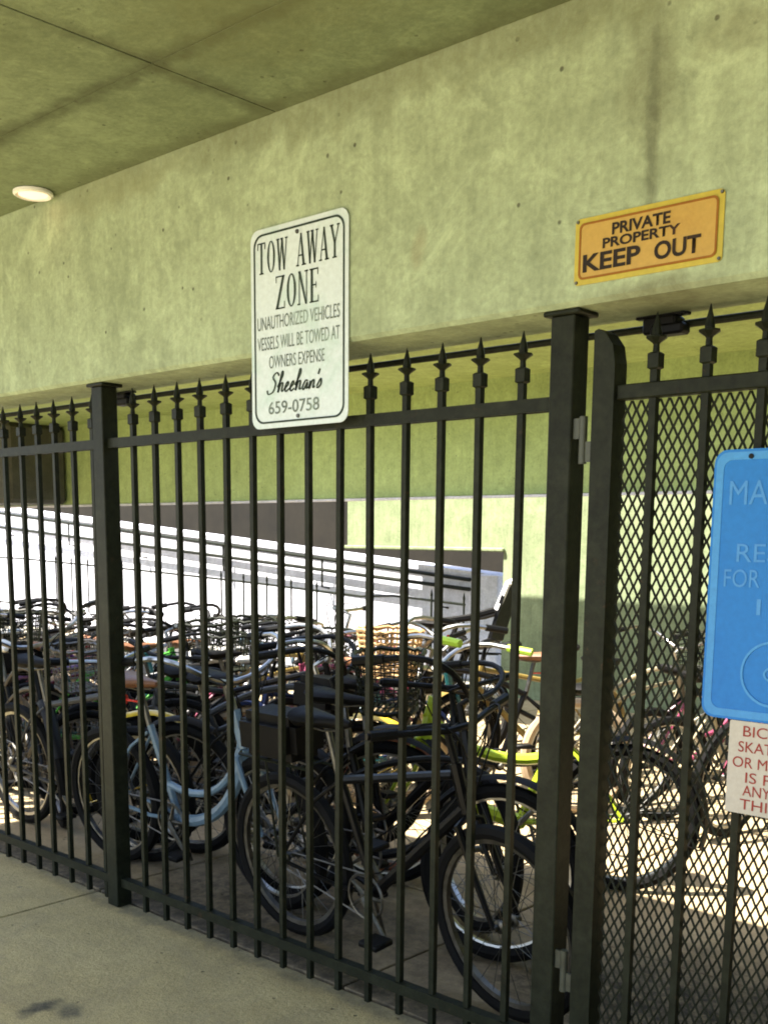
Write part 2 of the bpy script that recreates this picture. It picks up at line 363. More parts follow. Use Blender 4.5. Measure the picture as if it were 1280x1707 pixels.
for i in range(8):
    x = -21+i*1.9; z = 1.875+(x+17.538)*(1.08-1.875)/10.19
    bm = bmesh.new(); tube(bm, [(x+12, -.12, z), (x+12, -.12, z-.34), (x+12, .01, z-.36)], 0.014, 6)
    link('rail_bracket', mesh('rail_bracket', bm, True, 'iron_paint'), rw)

# neighbouring dark house
hs = tag(empty('neighbouring_house', (-12, 12, 0)), 'dark stone house standing beyond the white ramp wall', 'house')
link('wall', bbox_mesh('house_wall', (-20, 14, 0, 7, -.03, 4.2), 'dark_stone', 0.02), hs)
bm = bmesh.new(); box(bm, -20.6, 14.6, -.9, 7.5, 4.202, 4.5); link('roof', mesh('house_roof', bm, False, 'dark_concrete'), hs)
win = bbox_mesh('house_window', (-.55, .55, -.03, -.002, -.6, .6), 'black_plastic'); frm = bmesh.new()
ring_plate(frm, rrect(-.62, .62, -.67, .67, .01, 1), rrect(-.55, .55, -.6, .6, .005, 1), -.05, -.001); frm = mesh('house_frame', frm, False, 'dark_concrete')
for x in (-17, -13, -9, -5, -1, 3, 7, 11):
    q = link('window', win, hs, Matrix.Translation((x, 0, 3.1))); link('frame', frm, q)

# low picket fence in front of the ramp wall
ff = tag(empty('low_picket_fence', (-12, 6.4, 0)), 'low black picket fence in front of the white ramp wall', 'fence')
def ftop(x): return 1.27-0.031*max(0, x+16)-0.0022*max(0, x+13)**2 if x < -8 else max(0.95, 1.022-0.05*(x+8))
bm = bmesh.new(); box(bm, -.008, .008, -.008, .008, 0.02, 0.92); tube(bm, [(0, 0, .92), (0, 0, .94), (0, 0, 1.0)], [.016, .014, .001], 6)
fpk = mesh('low_picket', bm, False, 'iron_paint')
x = -18.0; k = 0
while x < -6.6:
    o = link('picket', fpk, ff, Matrix.Translation((x+12, 0, 0)) @ Matrix.Diagonal((1, 1, ftop(x), 1)))
    x += 0.44; k += 1
for dz in (0.13, 0.85):
    bm = bmesh.new(); tube(bm, [(xx+12, 0.016, ftop(xx)-dz) for xx in [-18+.5*i for i in range(23)]], 0.014, 6)
    link('rail', mesh('low_rail', bm, False, 'iron_paint'), ff)

# ------------------------------------------------------------------ main iron fence
S, X0 = 0.139198, -3.58772
def picket_mesh(ztop_, name):
    bm = bmesh.new(); box(bm, -.0095, .0095, -.0095, .0095, 0.012, ztop_); return mesh(name, bm, False, 'iron_paint')
bm = bmesh.new()
q4 = math.sqrt(2)
lathe(bm, [(.0095*q4, 1.955), (.0095*q4, 1.962), (.015*q4, 1.966), (.015*q4, 1.972), (.021, 1.976), (.021, 1.990), (.015*q4, 1.994), (.015*q4, 2.0), (.0095*q4, 2.004)], 4, 'z', PI/4)
lathe(bm, [(.009, 2.004), (.008, 2.022), (.011, 2.026), (.027, 2.037), (.026, 2.041), (.011, 2.041), (.013, 2.048), (.010, 2.065), (.001, 2.100)], 8)
fin = mesh('finial', bm, False, 'iron_paint')
pk = picket_mesh(1.955, 'picket')
fence = tag(empty('iron_fence', (-3.727, 0, 0)), 'tall black iron picket fence with spear finials around the bicycle yard', 'fence')
def pickets(parent, xs, px, pm=pk):
    for x in xs:
        o = link('picket', pm, parent, Matrix.Translation((x-px, random.uniform(-.001, .001), 0)) @ Matrix.Rotation(random.gauss(0, .0012), 4, 'Y') @ Matrix.Rotation(random.gauss(0, .03), 4, 'Z'))
        link('finial', fin, o)
pickets(fence, [X0+S*i for i in range(-32, 14) if i not in (-1, -18)], -3.727)
def fpart(name, dims, mat='iron_paint', parent=fence, px=-3.727, bevel=.003):
    return link(name, bbox_mesh(name, (dims[0]-px, dims[1]-px, *dims[2:]), mat, bevel), parent)
PW = 0.036
posts = (-6.093, -3.775, -1.628)
for px in posts:
    p = fpart('post', (px-PW, px+PW, -.036, .036, 0.002, 2.116))
    fpart('top_plate', (px-.055, px+.055, -.046, .05, 2.1165, 2.1285), parent=fence)
ends = [(-8.1, posts[0]-PW), (posts[0]+PW, posts[1]-PW), (posts[1]+PW, posts[2]-PW)]
for a, b_ in ends:
    for z0, z1 in ((1.882, 1.918), (0.088, 0.124)):
        bm = bmesh.new(); box(bm, a+3.728, b_+3.726, -.0175, -.0105, z0, z1); box(bm, a+3.728, b_+3.726, .0105, .0175, z0, z1); box(bm, a+3.728, b_+3.726, -.0104, .0104, z1-.006, z1)
        link('rail', mesh('rail', bm, False, 'iron_paint'), fence)
fpart('end_post', (-8.17, -8.102, -.036, .036, .002, 2.116))

# gate
gate = tag(empty('iron_gate', (-1.52, 0, 0)), 'black iron gate filled with diamond expanded metal mesh beside the thick post', 'gate')
GX0, GX1 = -1.535, -0.05
def gpart(name, dims, mat='iron_paint', bevel=.003): return fpart(name, dims, mat, gate, -1.52, bevel)
def stile(x0, x1):
    bm = bmesh.new()
    lo = [(x0, .05), (x1, .05), (x1, 1.985), (x1-.008, 2.03), (x1-.03, 2.06), (x0+.012, 2.072), (x0, 2.068)]
    plate(bm, [(x+1.52, z) for x, z in lo], -.03, .03); return mesh('stile', bm, False, 'iron_paint')
link('stile', stile(GX0, GX0+.062), gate); link('stile', stile(GX1, GX1+.062), gate)
for z0, z1 in ((1.895, 1.932), (0.075, 0.115)): gpart('rail', (GX0+.0625, GX1-.0005, -.018, .018, z0, z1))
pk2 = picket_mesh(1.8945, 'gate_picket')
bm = bmesh.new(); box(bm, -.0095, .0095, -.0095, .0095, 1.9325, 1.956); neck = mesh('finial_neck', bm, False, 'iron_paint')
for i in range(10):
    x = -1.376+.1385*i
    if x > GX1-.05: break
    o = link('picket', pk2, gate, Matrix.Translation((x+1.52, 0, 0)))
    fo = link('finial', fin, o); link('finial_neck', neck, o)
# expanded metal: zigzag strands welded behind the pickets
bm = bmesh.new()
dx, dz = 0.013, 0.046
nx = int((GX1-GX0-.062)/dx); nz = int(1.775/dz); dz = 1.776/nz
for i in range(nx):
    xc = GX0+.0645+dx*(i+.5)
    prev = None
    for j in range(2*nz+1):
        z = .118+j*dz/2; s = 1 if (i+j) % 2 else -1
        x = xc+s*(dx/2-.0010)
        ring = [bm.verts.new((x+1.52+ox, .0135+oy, z)) for ox, oy in ((-.0025, -.0015), (.0025, .0005), (.0025, .003), (-.0025, .001))]
        if prev:
            for k in range(4): bm.faces.new((prev[k], prev[(k+1) % 4], ring[(k+1) % 4], ring[k]))
        prev = ring
em = link('expanded_mesh', mesh('expanded_mesh', bm, False, 'iron_paint'), gate); em['kind'] = 'stuff'
for z in (1.80, 0.35):
    bm = bmesh.new(); tube(bm, [(-1.563+1.52, -.022, z-.06), (-1.563+1.52, -.022, z+.06)], .011, 10)
    box(bm, -1.5915+1.52, -1.5655+1.52, -.026, -.018, z+.004, z+.056); box(bm, -1.5605+1.52, -1.5355+1.52, -.026, -.018, z-.056, z-.004)
    link('hinge', mesh('hinge', bm, True, 'iron_worn'), gate)
lp = tag(link('latch_post', bbox_mesh('latch_post', (.03, .1, -.036, .036, .002, 2.128), 'iron_paint', .003)), 'black square post at the far right end of the gate', 'post')

# conduit under the beam
cdt = tag(empty('conduit', (-3, 0.19, 2.1)), 'thin dark conduit running along under the concrete beam', 'conduit')
bm = bmesh.new(); tube(bm, [(-12, 0, 0), (5.5, 0, 0)], .010, 8); link('pipe', mesh('pipe', bm, True, 'iron_paint'), cdt)
for x in (-3.92, -1.46, -6.4):
    bm = bmesh.new(); box(bm, -.045, .05, -.03, .03, -.022, .022); box(bm, -.075, .075, -.015, .015, .022, .0285); box(bm, -.02, .075, -.036, .012, -.028, -.0)
    bmesh.ops.bevel(bm, geom=bm.edges[:], offset=.006, segments=1, affect='EDGES')
    link('junction_box', mesh('junction_box', bm, False, 'black_plastic'), cdt, Matrix.Translation((x+3, -.01 if x > -2 else 0, 0)))

# ceiling lamp
lamp = tag(empty('ceiling_lamp', (-3.985, -0.15, ZC-.004)), 'round glowing recessed lamp in the concrete ceiling', 'lamp')
bm = bmesh.new(); lathe(bm, [(.056, -.006), (.054, -.012), (.03, -.020), (.002, -.022)], 24); link('lens', mesh('lens', bm, True, 'lamp_glow'), lamp)
bm = bmesh.new(); tube(bm, [(.066*math.cos(a*PI/12), .066*math.sin(a*PI/12), -.006) for a in range(24)], .010, 6, True); link('trim_ring', mesh('trim_ring', bm, True, 'white_plastic'), lamp)

# ------------------------------------------------------------------ signs
def text_mesh(s, x0, x1, z0, z1, y, mat, shear=0.0, bold=0.0, slope=0.0):
    cu = bpy.data.curves.new('lettering', 'FONT'); cu.body = s; cu.size = 1; cu.shear = shear; cu.offset = bold; cu.resolution_u = 4
    ob = bpy.data.objects.new('lettering', cu); C.objects.link(ob)
    dg = bpy.context.evaluated_depsgraph_get(); me = bpy.data.meshes.new_from_object(ob.evaluated_get(dg))
    bpy.data.objects.remove(ob); bpy.data.curves.remove(cu)
    X = [v.co.x for v in me.vertices]; Yv = [v.co.y for v in me.vertices]
    ax, bx_, ay, by = min(X), max(X), min(Yv), max(Yv)
    for v in me.vertices:
        fx = (v.co.x-ax)/(bx_-ax); fz = (v.co.y-ay)/(by-ay)
        v.co = (x0+fx*(x1-x0), y, z0+fz*(z1-z0)+slope*fx)
    me.materials.clear(); me.materials.append(MATS[mat]); return me
def quad(bm, y, *p):
    bm.faces.new([bm.verts.new((a, y, c)) for a, c in p])
def glyph(bm, ch, ox, oz, W, H, y):
    """condensed serif capitals drawn as flat strokes"""
    def P(*pts): quad(bm, y, *[(ox+a*W, oz+c*H) for a, c in pts])
    def st(x0, x1, b0=0.0, b1=1.0): P((x0, b0), (x1, b0), (x1, b1), (x0, b1))
    def dg(a0, a1, b0, b1): P((a0, 0), (a1, 0), (b1, 1), (b0, 1))
    hs = .045
    if ch == 'T':
        st(.39, .61); st(.25, .75, 0, hs); st(.02, .98, 1-hs, 1); st(.02, .12, .78, 1-hs); st(.88, .98, .78, 1-hs)
    elif ch == 'O':
        n = 20
        for i in range(n):
            a, b_ = 2*PI*i/n, 2*PI*(i+1)/n
            f = lambda q, k: (.5+(.46 if k else .25)*math.cos(q), .5+(.5 if k else .46)*math.sin(q))
            P(f(a, 1), f(b_, 1), f(b_, 0), f(a, 0))
    elif ch == 'W':
        dg(.22, .36, .03, .19); dg(.24, .32, .46, .54); dg(.64, .78, .42, .58); dg(.68, .76, .90, .97)
        st(-.02, .27, 1-hs, 1); st(.36, .62, 1-hs, 1); st(.80, 1.04, 1-hs, 1)
    elif ch == 'A':
        dg(.08, .16, .46, .54); dg(.70, .94, .42, .58); st(.2, .76, .30, .345); st(-.04, .28, 0, hs); st(.6, 1.06, 0, hs)
    elif ch == 'Y':
        st(.40, .60, 0, .5); P((.40, .46), (.60, .46), (.24, 1), (.03, 1)); P((.50, .46), (.60, .46), (.97, 1), (.87, 1))
        st(-.03, .35, 1-hs, 1); st(.74, 1.04, 1-hs, 1); st(.26, .74, 0, hs)
    elif ch == 'Z':
        st(.06, .94, 1-hs, 1); st(.04, .96, 0, hs); dg(.04, .28, .72, .95); st(.06, .13, .8, 1-hs); st(.89, .96, hs, .22)
    elif ch == 'N':
        st(.12, .20); st(.82, .90); P((.74, 0), (.90, 0), (.28, 1), (.06, 1)); st(-.02, .26, 0, hs); st(.68, 1.02, 1-hs, 1)
    elif ch == 'E':
        st(.14, .36); st(.04, .9, 0, hs); st(.04, .86, 1-hs, 1); st(.36, .68, .49, .535); st(.62, .68, .42, .6); st(.83, .9, hs, .2); st(.79, .86, .8, 1-hs)
def word(bm, s, x0, x1, z0, z1, y, slope=0.0, space=0.75, gap=.16):
    units = sum(space if c == ' ' else (1.25 if c == 'W' else 1) for c in s)+gap*(len(s)-1); u = (x1-x0)/units; x = x0
    for c in s:
        wd = space if c == ' ' else (1.25 if c == 'W' else 1)
        if c != ' ': glyph(bm, c, x, z0+slope*(x-x0), u*wd, z1-z0, y)
        x += u*(wd+gap)
def ribbon(bm, strokes, ox, oz, sx, sz, y, wd):
    for st in strokes:
        pts = [Vector((ox+a*sx+c*sz*.32, 0, oz+c*sz)) for a, c in st]
        # smooth
        sm = []
        for i in range(len(pts)-1):
            p0 = pts[max(i-1, 0)]; p1 = pts[i]; p2 = pts[i+1]; p3 = pts[min(i+2, len(pts)-1)]
            for k in range(4):
                t = k/4; sm.append(.5*((2*p1)+(p2-p0)*t+(2*p0-5*p1+4*p2-p3)*t*t+(3*p1-p0-3*p2+p3)*t**3))
        sm.append(pts[-1]); L = R_ = None
        for i, p in enumerate(sm):
            d = (sm[min(i+1, len(sm)-1)]-sm[max(i-1, 0)]); d.normalize()
            hw = wd*(.55+.75*abs(d.z))
            nrm = Vector((-d.z, 0, d.x))*hw
            a = bm.verts.new((p+nrm).to_tuple()[:1]+(y,)+((p+nrm).z,)); b_ = bm.verts.new(((p-nrm).x, y, (p-nrm).z))
            if L: bm.faces.new((L, R_, b_, a))
            L, R_ = a, b_
SY = -.0645
tow = tag(empty('tow_away_sign', (-2.633, SY, 1.90)), 'white tow away zone sign with black border hung on the iron fence', 'sign')
def T(me): # laid out at the rail, then moved to the sign's own frame
    for v in me.vertices: v.co.x = v.co.x*0.983-.003; v.co.z = v.co.z*0.9849+.0227
    me.transform(Matrix.Translation((2.633, -SY, -1.90))); return me
bm = bmesh.new(); plate(bm, rrect(-2.858, -2.408, 1.900, 2.530, .035), SY-.0025, SY); link('panel', T(mesh('tow_panel', bm, False, 'tow_white')), tow)
bm = bmesh.new(); ring_plate(bm, rrect(-2.842, -2.424, 1.916, 2.514, .040), rrect(-2.836, -2.430, 1.922, 2.508, .036), SY-.0045, SY-.0026); link('border', T(mesh('tow_border', bm, False, 'tow_ink')), tow)
yT = SY-.004
bm = bmesh.new(); word(bm, 'TOW AWAY', -2.824, -2.446, 2.390, 2.488, yT); link('lettering', T(mesh('tow_title', bm, False, 'tow_ink')), tow)
bm = bmesh.new(); word(bm, 'ZONE', -2.738, -2.532, 2.272, 2.374, yT, gap=.12); link('lettering', T(mesh('tow_zone', bm, False, 'tow_ink')), tow)
for s, a, b_, z0, z1 in (('UNAUTHORIZED VEHICLES', -2.826, -2.444, 2.214, 2.256), ('VESSELS WILL BE TOWED AT', -2.826, -2.444, 2.150, 2.192), ('OWNERS EXPENSE', -2.770, -2.510, 2.090, 2.130)):
    link('lettering', T(text_mesh(s, a, b_, z0, z1, yT, 'tow_ink_faded')), tow)
link('lettering', T(text_mesh('659-0758', -2.775, -2.535, 1.944, 1.985, yT, 'tow_ink_faded', bold=.008)), tow)
Lh = lambda x: [(x-.1, 0.3), (x+.12, .95), (x+.02, 1.15), (x, .0), (x+.08, .45), (x+.22, .5), (x+.24, .05), (x+.36, .1)]
Le = lambda x: [(x-.1, .12), (x+.14, .4), (x+.06, .55), (x-.04, .25), (x+.06, 0), (x+.24, .14)]
strokes = [[(.55, .95), (.35, 1.15), (.15, .9), (.4, .55), (.35, .08), (.05, -.05), (-.08, .18)],
           Lh(.68), Le(1.15), Le(1.5), Lh(1.85),
           [(2.55, .45), (2.4, .5), (2.28, .15), (2.4, 0), (2.55, .4), (2.56, .05), (2.7, .12)],
           [(2.72, .45), (2.74, 0), (2.82, .4), (2.95, .45), (2.97, .05), (3.08, .12)], [(3.18, 1.05), (3.14, .75)],
           [(3.2, .1), (3.36, .5), (3.44, .2), (3.3, 0), (3.2, .08)]]
bm = bmesh.new(); ribbon(bm, strokes, -2.778, 2.012, .072, .055, yT, .0031); link('lettering', T(mesh('tow_script', bm, False, 'tow_ink')), tow)
for x, z in ((-2.633, 2.495), (-2.633, 1.932)):
    bm = bmesh.new(); lathe(bm, [(.006, SY-.0075), (.007, SY-.003)], 8, 'y'); bmesh.ops.translate(bm, verts=bm.verts[:], vec=(x, 0, z)); link('bolt', T(mesh('tow_bolt', bm, False, 'dull_steel')), tow)

KY = -.0605
keep = tag(empty('keep_out_sign', (-1.383, KY, 2.18)), 'yellow private property keep out sign fixed to the concrete beam', 'sign')
def K(me): me.transform(Matrix.Translation((1.383, -KY, -2.18))); return me
bm = bmesh.new(); plate(bm, rrect(-1.580, -1.186, 2.176, 2.334, .012), KY-.003, KY); link('panel', K(mesh('keep_panel', bm, False, 'keep_rim')), keep)
bm = bmesh.new(); plate(bm, rrect(-1.566, -1.200, 2.189, 2.321, .014), KY-.0045, KY-.0031); link('field', K(mesh('keep_field', bm, False, 'keep_yellow')), keep)
bm = bmesh.new(); ring_plate(bm, rrect(-1.567, -1.199, 2.188, 2.322, .014), rrect(-1.562, -1.204, 2.193, 2.317, .011), KY-.006, KY-.0046); link('border', K(mesh('keep_border', bm, False, 'keep_brown')), keep)
yK = KY-.0062
for x, z in ((-1.573, 2.327), (-1.193, 2.327), (-1.573, 2.183), (-1.193, 2.183)):
    bm = bmesh.new(); lathe(bm, [(.0035, KY-.0065), (.0045, KY-.003)], 8, 'y'); bmesh.ops.translate(bm, verts=bm.verts[:], vec=(x, 0, z)); link('screw', K(mesh('keep_screw', bm, False, 'dull_steel')), keep)
link('lettering', K(text_mesh('PRIVATE', -1.474, -1.318, 2.281, 2.309, yK, 'keep_ink', bold=.03)), keep)
link('lettering', K(text_mesh('PROPERTY', -1.499, -1.292, 2.253, 2.277, yK, 'keep_ink', bold=.03)), keep)
link('lettering', K(text_mesh('KEEP', -1.554, -1.394, 2.204, 2.246, yK, 'keep_ink', bold=.03)), keep)
link('lettering', K(text_mesh('OUT', -1.357, -1.238, 2.203, 2.245, yK, 'keep_ink', bold=.03)), keep)

BY = -.0305
blue = tag(empty('blue_notice_sign', (-.93, BY, 1.12)), 'bright blue notice sign with rounded corners hung on the gate', 'sign')
def B(me): me.transform(Matrix.Translation((.93, -BY, -1.12))); return me
bm = bmesh.new(); plate(bm, rrect(-1.190, -.70, 1.122, 1.757, .032), BY-.003, BY); link('panel', B(mesh('blue_panel', bm, False, 'blue_panel')), blue)
bm = bmesh.new(); ring_plate(bm, rrect(-1.184, -.706, 1.128, 1.751, .028), rrect(-1.166, -.724, 1.146, 1.733, .022), BY-.0042, BY-.0031); link('border', B(mesh('blue_border', bm, False, 'blue_light')), blue)
yB = BY-.0045
for s, a, b_, z0, z1 in (('MA', -1.148, -1.055, 1.630, 1.685), ('RES', -1.122, -1.02, 1.497, 1.540), ('FOR', -1.150, -1.062, 1.438, 1.480), ('I', -1.066, -1.056, 1.375, 1.412)):
    link('lettering', B(text_mesh(s, a, b_, z0, z1, yB, 'blue_faint', bold=.0)), blue)
bm = bmesh.new(); cx, cz = -1.018, 1.238
circ = lambda r: [(cx+r*math.cos(2*PI*i/32), cz+r*math.sin(2*PI*i/32)) for i in range(32)]
ring_plate(bm, circ(.078), circ(.072), yB-.001, yB); ring_plate(bm, [(cx+.008+.03*math.cos(2*PI*i/32), cz+.02*math.sin(2*PI*i/32)) for i in range(32)], [(cx+.008+.025*math.cos(2*PI*i/32), cz+.015*math.sin(2*PI*i/32)) for i in range(32)], yB-.001, yB)
link('emblem', B(mesh('blue_emblem', bm, False, 'blue_light')), blue)
bm = bmesh.new(); lathe(bm, [(.006, yB-.003), (.006, yB)], 10, 'y'); bmesh.ops.translate(bm, verts=bm.verts[:], vec=(-1.10, 0, 1.74)); link('bolt', B(mesh('blue_bolt', bm, False, 'black_plastic')), blue)

NY = -.0305
note = tag(empty('bicycle_notice', (-.93, NY, .895)), 'white notice with dark red capitals below the blue sign', 'sign')
def Q(me): me.transform(Matrix.Translation((.93, -NY, -.895))); return me
bm = bmesh.new(); plate(bm, rrect(-1.115, -.775, .895, 1.1205, .004, 2), NY-.002, NY); link('panel', Q(mesh('note_panel', bm, False, 'notice_white')), note)
for s, a, z in (('BICYCLE', -1.080, 1.084), ('SKATEBOARD', -1.090, 1.046), ('OR MOPED', -1.102, 1.008), ('IS PROHIBITED', -1.068, .972), ('ANYWHERE', -1.073, .940), ('THIS', -1.078, .906)):
    wd = .0225*len(s) if len(s) > 4 else .09
    link('lettering', Q(text_mesh(s, a, a+wd, z, z+.026, NY-.0032, 'notice_ink', bold=.0)), note)

# ------------------------------------------------------------------ bicycles
CACHE = {}
def cached(key, fn, mat, smooth=True):
    k = (key, mat)
    if k not in CACHE:
        bm = bmesh.new(); fn(bm); CACHE[k] = mesh(key, bm, smooth, mat)
    return CACHE[k]
RW = 0.33
AX, BB, FX = Vector((-.45, 0, RW)), Vector((0, 0, .285)), Vector((.60, 0, RW))
ST, HT, HB = Vector((-.15, 0, .70)), Vector((.405, 0, .83)), Vector((.445, 0, .67))
def tyre(r): 
    def f(bm): tube(bm, [((RW-r)*math.cos(2*PI*i/40), 0, (RW-r)*math.sin(2*PI*i/40)) for i in range(40)], r, 8, True)
    return f
def rim(bm):
    n = 40; prof = ((-.013, .285), (.013, .285), (.010, .268), (-.010, .268)); rings = []
    for i in range(n):
        a = 2*PI*i/n; rings.append([bm.verts.new((r*math.cos(a), y, r*math.sin(a))) for y, r in prof])
    for i in range(n):
        A, B_ = rings[i], rings[(i+1) % n]
        for j in range(4): bm.faces.new((A[j], A[(j+1) % 4], B_[(j+1) % 4], B_[j]))
def spokes(bm):
    for i in range(28):
        a = 2*PI*i/28; s = 1 if i % 2 else -1; b_ = a+s*(.9 if (i//2) % 2 else -.9)
        tube(bm, [(.02*math.cos(b_), .03*s, .02*math.sin(b_)), (.270*math.cos(a), 0, .270*math.sin(a))], .0014, 3, cap=False)
def hub(bm): lathe(bm, [(.012, -.06), (.012, -.04), (.024, -.034), (.024, -.026), (.014, -.022), (.014, .022), (.024, .026), (.024, .034), (.012, .04), (.012, .06)], 10, 'y')
def stays(bm):
    for s in (-1, 1):
        tube(bm, [BB+Vector((-.03, .02*s, 0)), Vector((-.14, .05*s, .29)), AX+Vector((0, .062*s, 0))], .009, 6)
        tube(bm, [ST+Vector((-.005, .015*s, -.03)), Vector((-.24, .05*s, .60)), AX+Vector((0, .062*s, 0))], .0075, 6)
def fr_mtb(bm):
    tube(bm, [HT+Vector((-.01, 0, -.04)), ST+Vector((0, 0, -.02))], .017, 8); tube(bm, [HB+Vector((0, 0, .02)), BB], .021, 8)
    tube(bm, [BB, ST], .016, 8); tube(bm, [HB, HT], .021, 8); tube(bm, [BB+Vector((0, -.035, 0)), BB+Vector((0, .035, 0))], .024, 10); stays(bm)
def fr_cruiser(bm):
    tube(bm, bez(HT+Vector((0, 0, -.03)), (.25, 0, .86), (.05, 0, .80), ST+Vector((.005, 0, -.02))), .017, 8)
    tube(bm, bez(HB+Vector((-.01, 0, .05)), (.25, 0, .72), (.0, 0, .68), (-.28, 0, .50)), .014, 8)
    tube(bm, bez(HB+Vector((0, 0, .01)), (.42, 0, .50), (.22, 0, .30), BB), .020, 8)
    tube(bm, [BB, ST], .016, 8); tube(bm, [HB, HT], .022, 8); tube(bm, [BB+Vector((0, -.035, 0)), BB+Vector((0, .035, 0))], .026, 10); stays(bm)
def fr_step(bm):
    tube(bm, bez(HB+Vector((-.005, 0, .06)), (.40, 0, .52), (.22, 0, .36), (-.055, 0, .44)), .017, 8)
    tube(bm, bez(HB+Vector((0, 0, .0)), (.40, 0, .42), (.20, 0, .27), BB), .027, 8)
    tube(bm, [BB, ST], .017, 8); tube(bm, [HB, HT], .023, 8); tube(bm, [BB+Vector((0, -.035, 0)), BB+Vector((0, .035, 0))], .026, 10); stays(bm)
def fr_fat(bm):
    tube(bm, bez(HB+Vector((-.005, 0, .09)), (.36, 0, .66), (.18, 0, .52), (-.105, 0, .58)), .026, 8)
    tube(bm, bez(HB+Vector((0, 0, .0)), (.42, 0, .50), (.24, 0, .30), BB), .034, 8)
    tube(bm, [BB, ST], .022, 8); tube(bm, [HB+Vector((0, 0, -.01)), HT], .027, 8); tube(bm, [BB+Vector((0, -.035, 0)), BB+Vector((0, .035, 0))], .03, 10); stays(bm)
FRAMES = dict(fat=fr_fat, mountain=fr_mtb, cruiser=fr_cruiser, step=fr_step)
def fork(bm):
    tube(bm, [HB+Vector((0, 0, -.005)), HT+Vector((0, 0, .0))], .013, 8)
    for s in (-1, 1): tube(bm, [HB+Vector((.003, 0, -.012)), HB+Vector((.01, .052*s, -.03)), Vector((.525, .056*s, .48)), FX+Vector((0, .058*s, 0))], [.014, .014, .012, .009], 7)
def bar_mtb(bm):
    tube(bm, [HT, HT+Vector((-.03, 0, .10)), HT+Vector((.03, 0, .13))], .013, 8)
    tube(bm, [(.35, -.31, .98), (.40, -.15, .965), (.437, -.05, .955), (.437, .05, .955), (.40, .15, .965), (.35, .31, .98)], .0115, 8)
def bar_cruiser(bm):
    tube(bm, [HT, HT+Vector((-.03, 0, .10)), HT+Vector((.02, 0, .13))], .013, 8)
    h = bez((.43, .0, .955), (.46, .16, .96), (.50, .26, 1.10), (.30, .31, 1.09), 8)+[Vector((.20, .325, 1.075)), Vector((.10, .335, 1.06))]
    tube(bm, [Vector((p.x, -p.y, p.z)) for p in h[::-1]]+h[1:], .0115, 8)
BARS = dict(fat=bar_cruiser, mountain=bar_mtb, cruiser=bar_cruiser, step=bar_cruiser)
def grip(kind, s):
    def f(bm):
        if kind == 'mountain': tube(bm, [(.352, .30*s, .98), (.375, .215*s, .972)], .018, 8)
        else: tube(bm, [(.215, .323*s, 1.077), (.095, .336*s, 1.059)], .018, 8)
    return f
def saddle(wd):
    def f(bm):
        secs = [(-.145, .30, .025), (-.13, .85, .045), (-.09, 1.0, .05), (-.02, .75, .042), (.05, .36, .036), (.11, .22, .03), (.135, .12, .016)]
        rings = []
        for x, ww, h in secs:
            rings.append([bm.verts.new((ST.x-.065+x, wd*ww*math.cos(a)*.5, .895+(.012 if x < -.1 else 0)+h*math.sin(a)*(.55 if math.sin(a) > 0 else .7))) for a in [2*PI*i/10 for i in range(10)]])
        for A, B_ in zip(rings, rings[1:]):
            for j in range(10): bm.faces.new((A[j], A[(j+1) % 10], B_[(j+1) % 10], B_[j]))
        bm.faces.new(rings[0]); bm.faces.new(rings[-1])
    return f
def seat_post(bm):
    tube(bm, [ST+Vector((.005, 0, -.05)), Vector((-.20, 0, .875))], .0125, 8)
    for s in (-1, 1): tube(bm, [(-.30, .03*s, .875), (-.20, .022*s, .862), (-.10, .02*s, .875)], .004, 5)
def crank(bm):
    tube(bm, [BB+Vector((.084*math.cos(2*PI*i/24), -.05, .084*math.sin(2*PI*i/24))) for i in range(24)], .006, 5, True)
    for i in range(5): tube(bm, [BB+Vector((0, -.05, 0)), BB+Vector((.082*math.cos(2*PI*i/5), -.05, .082*math.sin(2*PI*i/5)))], [.012, .006], 5)
    tube(bm, [BB+Vector((0, -.065, 0)), BB+Vector((.11, -.075, -.12))], [.014, .009], 6); tube(bm, [BB+Vector((0, .05, 0)), BB+Vector((-.11, .065, .12))], [.014, .009], 6)
    tube(bm, [BB+Vector((0, -.066, 0)), BB+Vector((0, .055, 0))], .012, 8)
    tube(bm, [BB+Vector((.0, -.05, .086)), AX+Vector((0, -.05, .036))], .004, 4); tube(bm, [BB+Vector((.0, -.05, -.086)), AX+Vector((0, -.05, -.036))], .004, 4)
    k = len(bm.verts); lathe(bm, [(.038, -.053), (.038, -.045)], 12, 'y'); bm.verts.ensure_lookup_table(); bmesh.ops.translate(bm, verts=bm.verts[k:], vec=AX)
def pedal(s):
    def f(bm):
        c = BB+(Vector((.11, -.12, -.12)) if s < 0 else Vector((-.11, .11, .12)))
        box(bm, c.x-.045, c.x+.045, c.y-.045, c.y+.045, c.z-.012, c.z+.012); bmesh.ops.bevel(bm, geom=bm.edges[:], offset=.006, segments=1, affect='EDGES')
    return f
def fender(c, a0, a1, wd=.028):
    def f(bm):
        n = 18; rows = []
        for i in range(n+1):
            a = math.radians(a0+(a1-a0)*i/n)
            rows.append([bm.verts.new((c.x+r*math.cos(a), y, c.z+r*math.sin(a))) for y, r in ((-wd-.004, .345), (-wd*.6, .360), (0, .366), (wd*.6, .360), (wd+.004, .345), (wd*.6, .357), (0, .363), (-wd*.6, .357))])
        for A, B_ in zip(rows, rows[1:]):
            for j in range(8): bm.faces.new((A[j], A[(j+1) % 8], B_[(j+1) % 8], B_[j]))
        for R_ in (rows[0], rows[-1]): bm.faces.new(R_)
        for s in (-1, 1):
            a = math.radians(a1 if a1 > 150 else a0+8); tube(bm, [(c.x, .066*s, c.z), (c.x+.35*math.cos(a), wd*s, c.z+.35*math.sin(a))], .003, 4)
    return f
